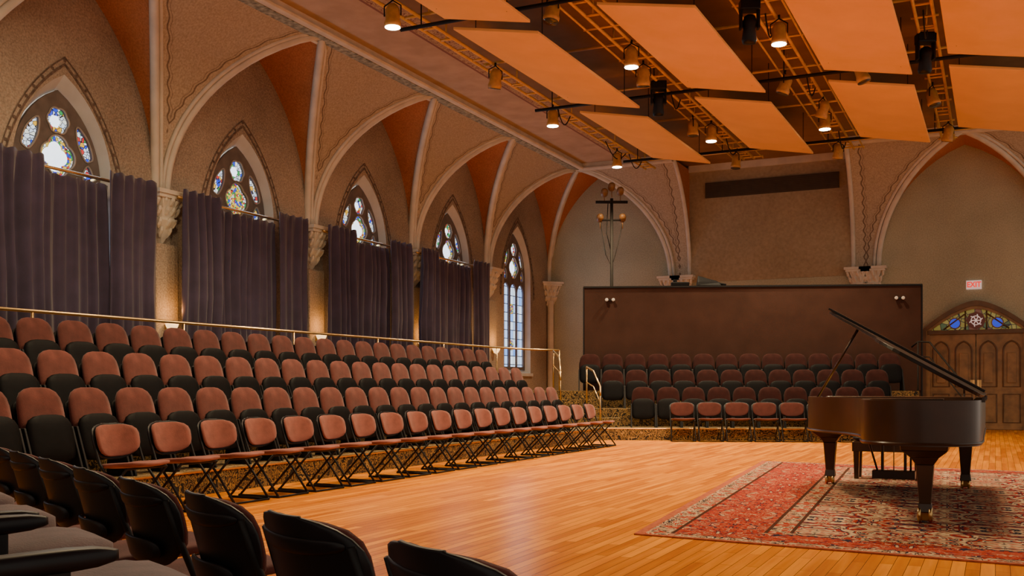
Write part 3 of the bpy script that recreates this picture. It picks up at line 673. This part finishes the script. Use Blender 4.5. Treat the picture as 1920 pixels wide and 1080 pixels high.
for x,y in[(-3.6,16.5),(-6.25,20.1),(-1.12,19.4)]:
    r=thing('moving_head_light','black moving-head stage light hanging from truss','stage light',(x,y,7.0),.4,'black moving-head lights')
    MB().box(-.16,.16,-.12,.12,.24,.42).obj('base',mBlack,parent=r,bevel=.02)
    for a in(-.14,.14): MB().box(a-.02,a+.02,-.07,.07,-.05,.25).obj('yoke',mBlack,parent=r,bevel=.01)
    MB().lathe([(.1,-.28),(.125,-.22),(.1,-.05),(.12,.05),(.09,.15),(.04,.18)],16,T(rx=.15)).obj('lamp_head',mBlack,True,r)
# ------------------------------------------------------------------ door & sign
dx=-.47
d=bpy.data.objects.new('door_1',None); C.objects.link(d); struct(d); d['label']='oak double door with pointed stained-glass tympanum'
def arch_frame(o1,o2,yA,yB,name,mat):
    n=len(o1); m=MB()
    vs=[(x,yA,z) for x,z in o1]+[(x,yA,z) for x,z in o2]+[(x,yB,z) for x,z in o1]+[(x,yB,z) for x,z in o2]; fs=[]
    for k in range(n-1):
        fs+=[(k,k+1,n+k+1,n+k),(2*n+k,3*n+k,3*n+k+1,2*n+k+1),(k,2*n+k,2*n+k+1,k+1),(n+k,n+k+1,3*n+k+1,3*n+k)]
    m.add(vs,fs); return m.obj(name,mat,parent=d)
def dp(half,zs,ah): return [(dx-half,0)]+arch2(half,zs,ah,12,dx)+[(dx+half,0)]
arch_frame(dp(1.38,2.66,.80),dp(1.24,2.66,.66),YF-.22,YF,'door_frame',mWoodDark)
arch_frame(dp(1.24,2.66,.66),dp(1.14,2.66,.58),YF-.16,YF,'inner_frame',mWoodDoor)
MB().box(dx-1.2,dx+1.2,YF-.17,YF,2.56,2.68).obj('transom',mWoodDark,parent=d,bevel=.01)
fill(arch2(1.14,2.67,.57,12,dx),[],lambda x,z:(x,YF-.05,z),'tympanum',glass_mat('tympanum_glass',[(0,(.45,.32,.04)),(.45,(.10,.16,.05)),(.6,(.6,.42,.08)),(.85,(.25,.05,.02))],6,.38),0,d)
for q in(-.52,.52):
    MB().lathe([(.13,0),(.13,.02)],24,T(dx+q,YF-.06,2.86,rx=pi/2)).obj('blue_roundel',mBlueGlass,parent=d)
    MB().tube([(dx+q+.14*math.cos(k*pi/10),YF-.09,2.86+.14*math.sin(k*pi/10)) for k in range(20)],.016,6,closed=True).obj('roundel_rim',mWoodDoor,True,d)
MB().lathe([(.24,0),(.24,.02)],8,T(dx,YF-.06,2.93,rx=pi/2)).obj('emblem_panel',M('emblem_dark_red',(.13,.02,.02),.4),parent=d)
m=MB()
for k in range(6):
    a=k*pi/3; m.tube([(dx,YF-.095,2.93),(dx+.1*math.cos(a),YF-.095,2.93+.1*math.sin(a)),(dx+.17*math.cos(a+.35),YF-.095,2.93+.17*math.sin(a+.35))],.015,6)
m.tube([(dx+.12*math.cos(k*pi/8),YF-.095,2.93+.12*math.sin(k*pi/8)) for k in range(16)],.012,6,closed=True)
m.obj('emblem',mWhite,True,d)
for a in(((-.8,2.7),(-.28,3.1)),((.8,2.7),(.28,3.1)),((-.26,2.68),(-.26,3.2)),((.26,2.68),(.26,3.2))):
    MB().tube([(dx+a[0][0],YF-.08,a[0][1]),(dx+a[1][0],YF-.08,a[1][1])],.02).obj('glazing_bar',mWoodDark,True,d)
for s in(-1,1):
    c=dx+s*.58
    lf=MB().box(c-.565,c+.565,YF-.1,YF,.01,2.56).obj('door_leaf',mWoodDoor,parent=d)
    for q in(-.28,.28):
        P=[(c+q-.2,1.15)]+arch(.2,2.1,.27,8,c+q)+[(c+q+.2,1.15)]
        MB().tube([(x,YF-.105,z) for x,z in P],.024,6,closed=True).obj('moulding',mWoodDark,True,lf)
        P=[(c+q-.2,.2),(c+q-.2,.95),(c+q+.2,.95),(c+q+.2,.2)]; MB().tube([(x,YF-.105,z) for x,z in P],.022,6,closed=True).obj('moulding',mWoodDark,True,lf)
        MB().box(c+q-.11,c+q+.11,YF-.13,YF-.1,1.25,2.05).obj('raised_panel',mWoodDoor,parent=lf,bevel=.01)
    MB().box(c-s*.5-.05,c-s*.5+.05,YF-.125,YF-.1,.98,1.33).obj('push_plate',mBrass,parent=lf)
s=thing('exit_sign','white exit sign with red letters above oak door','sign',(-.52,YF-.02,3.89))
MB().box(-.19,.19,-.05,.02,-.12,.12).obj('sign_box',mWhite,parent=s,bevel=.008)
cu=bpy.data.curves.new('t','FONT'); cu.body='EXIT'; cu.size=.20; cu.align_x='CENTER'; cu.align_y='CENTER'; cu.extrude=.004; cu.offset=.006
to=bpy.data.objects.new('t',cu); C.objects.link(to); bpy.context.view_layer.update()
me=bpy.data.meshes.new_from_object(to.evaluated_get(bpy.context.evaluated_depsgraph_get())); bpy.data.objects.remove(to)
me.materials.clear(); me.materials.append(mRed); tm=bpy.data.objects.new('lettering',me); C.objects.link(tm); tm.parent=s; tm.location=(0,-.056,0); tm.rotation_euler=(pi/2,0,0); tm.scale=(.85,1,1)
# ------------------------------------------------------------------ rug
bm=bmesh.new(); uvl=bm.loops.layers.uv.new('UV'); NL,NR,FR,FL=[Vector(q) for q in((-2.53,7.5),(2.7,7.03),(2.9,15.0),(-3.23,15.7))]
K=24; g={}
for i in range(K+1):
    for j in range(K+1):
        u,v=i/K,j/K; q=(NL*(1-u)+NR*u)*(1-v)+(FL*(1-u)+FR*u)*v; g[i,j]=bm.verts.new((q.x,q.y,.012))
for i in range(K):
    for j in range(K):
        ids=[(i,j),(i+1,j),(i+1,j+1),(i,j+1)]; f=bm.faces.new([g[a] for a in ids])
        for lp,a in zip(f.loops,ids): lp[uvl].uv=(a[0]/K*5.6,a[1]/K*8.0)
me=bpy.data.meshes.new('rug'); bm.to_mesh(me); bm.free(); me.materials.append(mRug); o=bpy.data.objects.new('persian_rug',me); C.objects.link(o)
md=o.modifiers.new('s','SOLIDIFY'); md.thickness=.011; md.offset=-1
o['label']='large patterned red, cream and navy oriental rug under piano'; o['category']='rug'
# ------------------------------------------------------------------ piano
pn=thing('grand_piano','dark polished grand piano with raised lid on rug','piano')
ctrl=[(-.1,12.3),(-.1,11.2),(-.1,10.1),(-.1,9.2),(-.18,8.88),(-.42,8.72),(-.72,8.74),(-.95,8.9),(-1.05,9.2),(-1.08,9.65),(-1.17,10.1),(-1.38,10.55),(-1.65,10.95),(-1.83,11.35),(-1.9,11.8),(-1.9,12.3)]
def cat(P,n=4):
    out=[]
    for i in range(len(P)-1):
        p0=Vector(P[max(i-1,0)]);p1=Vector(P[i]);p2=Vector(P[i+1]);p3=Vector(P[min(i+2,len(P)-1)])
        for k in range(n):
            t=k/n; out.append(.5*((2*p1)+(p2-p0)*t+(2*p0-5*p1+4*p2-p3)*t*t+(3*p1-p0-3*p2+p3)*t**3))
    out.append(Vector(P[-1])); return out
ol=cat(ctrl); cc=Vector((-.75,10.9))
def inset(P,d):
    out=[]; n=len(P)
    for i in range(n):
        t=(P[min(i+1,n-1)]-P[max(i-1,0)]).normalized(); out.append(P[i]+Vector((-t.y,t.x))*(-d))
    return out
sg=1
if (inset(ol,.07)[0]-cc).length>(ol[0]-cc).length: sg=-1
ins=inset(ol,.07*sg)
n=len(ol); m=MB(); Z0,Z1=.67,1.04
vs=[(q.x,q.y,Z0) for q in ol]+[(q.x,q.y,Z1) for q in ol]+[(q.x,q.y,Z1) for q in ins]+[(q.x,q.y,Z0) for q in ins]
fs=[]
for k in range(n-1):
    for a in range(4):
        b=(a+1)%4; fs.append((a*n+k,a*n+k+1,b*n+k+1,b*n+k))
m.add(vs,fs); m.prism([(q.x,q.y) for q in ins],.69,.72)
m.tube([(q.x,q.y,Z0+.02) for q in ol],.012,6)
m.obj('rim',mPiano,'auto',pn)
MB().prism([(q.x,q.y) for q in inset(ol,.075*sg)],.93,.945).obj('soundboard_plate',mGold,parent=pn)
m=MB().box(-1.9,-.1,12.25,12.78,.61,.72).box(-1.9,-1.76,12.2,12.78,.72,.98).box(-.24,-.1,12.2,12.78,.72,.98).box(-1.78,-.22,12.2,12.32,.72,1.04); m.obj('keybed',mPiano,parent=pn,bevel=.012)
MB().box(-1.72,-.28,12.36,12.68,.735,.765).obj('white_keys',mWhiteKey,parent=pn,kind='stuff')
m=MB().box(-1.70,-.30,12.36,12.365,.765,.768)
for k in range(52):
    if k%7 in(0,1,3,4,5): m.box(-1.70+k*.0275,-1.688+k*.0275,12.36,12.56,.765,.78)
m.obj('black_keys',mBlack,parent=pn,kind='stuff')
m=MB().box(-1.5,-.5,11.7,11.98,1.0,1.02); m.obj('music_desk',mPiano,parent=pn,bevel=.005)
ph=math.radians(30.2); hx=-.09
lp=[Vector((q.x-(.02 if q.x<-.5 else 0),q.y-.01)) for q in ol if q.y<11.75]; lp=[Vector((hx,11.75))]+lp+[Vector((-1.92,11.75))]
def L3(x,y,t): return (hx-(hx-x)*math.cos(ph)+t*math.sin(ph),y,1.05+(hx-x)*math.sin(ph)+t*math.cos(ph))
n=len(lp); vs=[L3(q.x,q.y,0) for q in lp]+[L3(q.x,q.y,.03) for q in lp]
mLid=M('lid_lacquer',(.007,.004,.003),.36,scale=3,amt=.2,spec=.22)
MB().add(vs,[tuple(range(n)),tuple(range(n,2*n))]+[(k,(k+1)%n,n+(k+1)%n,n+k) for k in range(n)]).obj('lid',mLid,parent=pn,bevel=.004)
fl=[(hx-.03,11.15),(hx-.03,11.72),(-1.9,11.72),(-1.86,11.15)]
MB().add([L3(x,y,.032) for x,y in fl]+[L3(x,y,.055) for x,y in fl],[(0,1,2,3),(4,5,6,7)]+[(k,(k+1)%4,4+(k+1)%4,4+k) for k in range(4)]).obj('folded_front_lid',mLid,parent=pn,bevel=.004)
MB().tube([(-1.8,11.75,1.03),L3(-1.52,11.4,-.01)],.014,8).obj('lid_prop',mPiano,True,pn)
for y in(9.3,10.6,11.6): MB().box(-.1,-.075,y-.06,y+.06,1.02,1.06).obj('hinge',mPiano,parent=pn)
def leg(x,y,zt,cs=1):
    m=MB().taper((x,y),(.085,.085),(.14,.14),.12,.50).taper((x,y),(.14,.14),(.22,.22),.50,.56).taper((x,y),(.22,.22),(.36,.36),.56,.62).taper((x,y),(.36,.36),(.38,.38),.62,zt).taper((x,y),(.12,.12),(.10,.10),.10,.18)
    lg=m.obj('leg',mPiano,parent=pn,bevel=.008)
    for a in(-.035,.035):
        MB().lathe([(.01,-.014),(.05*cs,-.014),(.055*cs,0),(.05*cs,.014),(.01,.014)],14,T(x+a*cs,y-.02,.012+.055*cs,ry=pi/2)).obj('caster',mBrass,True,lg)
    MB().taper((x,y),(.05*cs,.05),(.10,.10),.03,.12).obj('caster_bracket',mBrass,parent=lg)
leg(-1.75,12.35,.64); leg(-.30,12.4,.64); leg(-.53,9.15,.70,1.25)
ly=bpy.data.objects.new('pedal_lyre',None); C.objects.link(ly); ly.parent=pn
MB().box(-1.16,-1.13,12.05,12.10,.2,.68).box(-.92,-.89,12.05,12.10,.2,.68).box(-1.25,-.80,12.0,12.18,.12,.21).box(-1.2,-.85,12.02,12.14,.60,.68).box(-1.03,-1.02,12.06,12.08,.2,.68).tube([(-1.2,12.1,.2),(-1.25,11.4,.68)],.012).tube([(-.85,12.1,.2),(-.8,11.4,.68)],.012).obj('lyre_frame',mPiano,parent=ly,bevel=.004)
for q in(-1.12,-1.025,-.93): MB().box(q-.018,q+.018,12.16,12.34,.095,.11).obj('pedal',mBrass,parent=ly,bevel=.004)
bn=thing('piano_bench','dark wooden piano bench with tufted black seat on rug','bench',(-1.2,13.3,.012))
MB().slab(.80,.38,.08,8,mat=T(0,0,.50,rx=pi/2)).obj('cushion',mBlack,True,bn)
MB().box(-.40,.40,-.19,.19,.34,.46).obj('apron',mPiano,parent=bn,bevel=.008)
for a in(-.35,.35):
    for b in(-.15,.15): MB().taper((a,b),(.05,.05),(.07,.07),0,.36).obj('leg',mPiano,parent=bn)
# ------------------------------------------------------------------ lights
w=bpy.data.worlds.new('w'); bpy.context.scene.world=w; w.use_nodes=True
bg=w.node_tree.nodes['Background']; bg.inputs[0].default_value=(1,.85,.68,1); bg.inputs[1].default_value=.7
def area(x,y,z,sx,sy,e,col,rot=(0,0,0)):
    li=bpy.data.lights.new('a','AREA'); li.shape='RECTANGLE'; li.size=sx; li.size_y=sy; li.energy=e; li.color=col
    o=bpy.data.objects.new('added_fill_light',li); C.objects.link(o); o.location=(x,y,z); o.rotation_euler=rot
area(-4.75,10,6.8,1,1,480,(1,.76,.44)); area(-8,8,6.8,1,1,330,(1,.76,.44)); area(-1,13,6.7,1,1,420,(1,.78,.5))  # warm fill lights added overhead to brighten the hall, no fixtures
for c in wins[1:]:
    area(XW+.15,c,4.9,1.2,1.2,18,(.75,.87,1),(0,-pi/2,0))  # area light added inside each window, standing in for its daylight
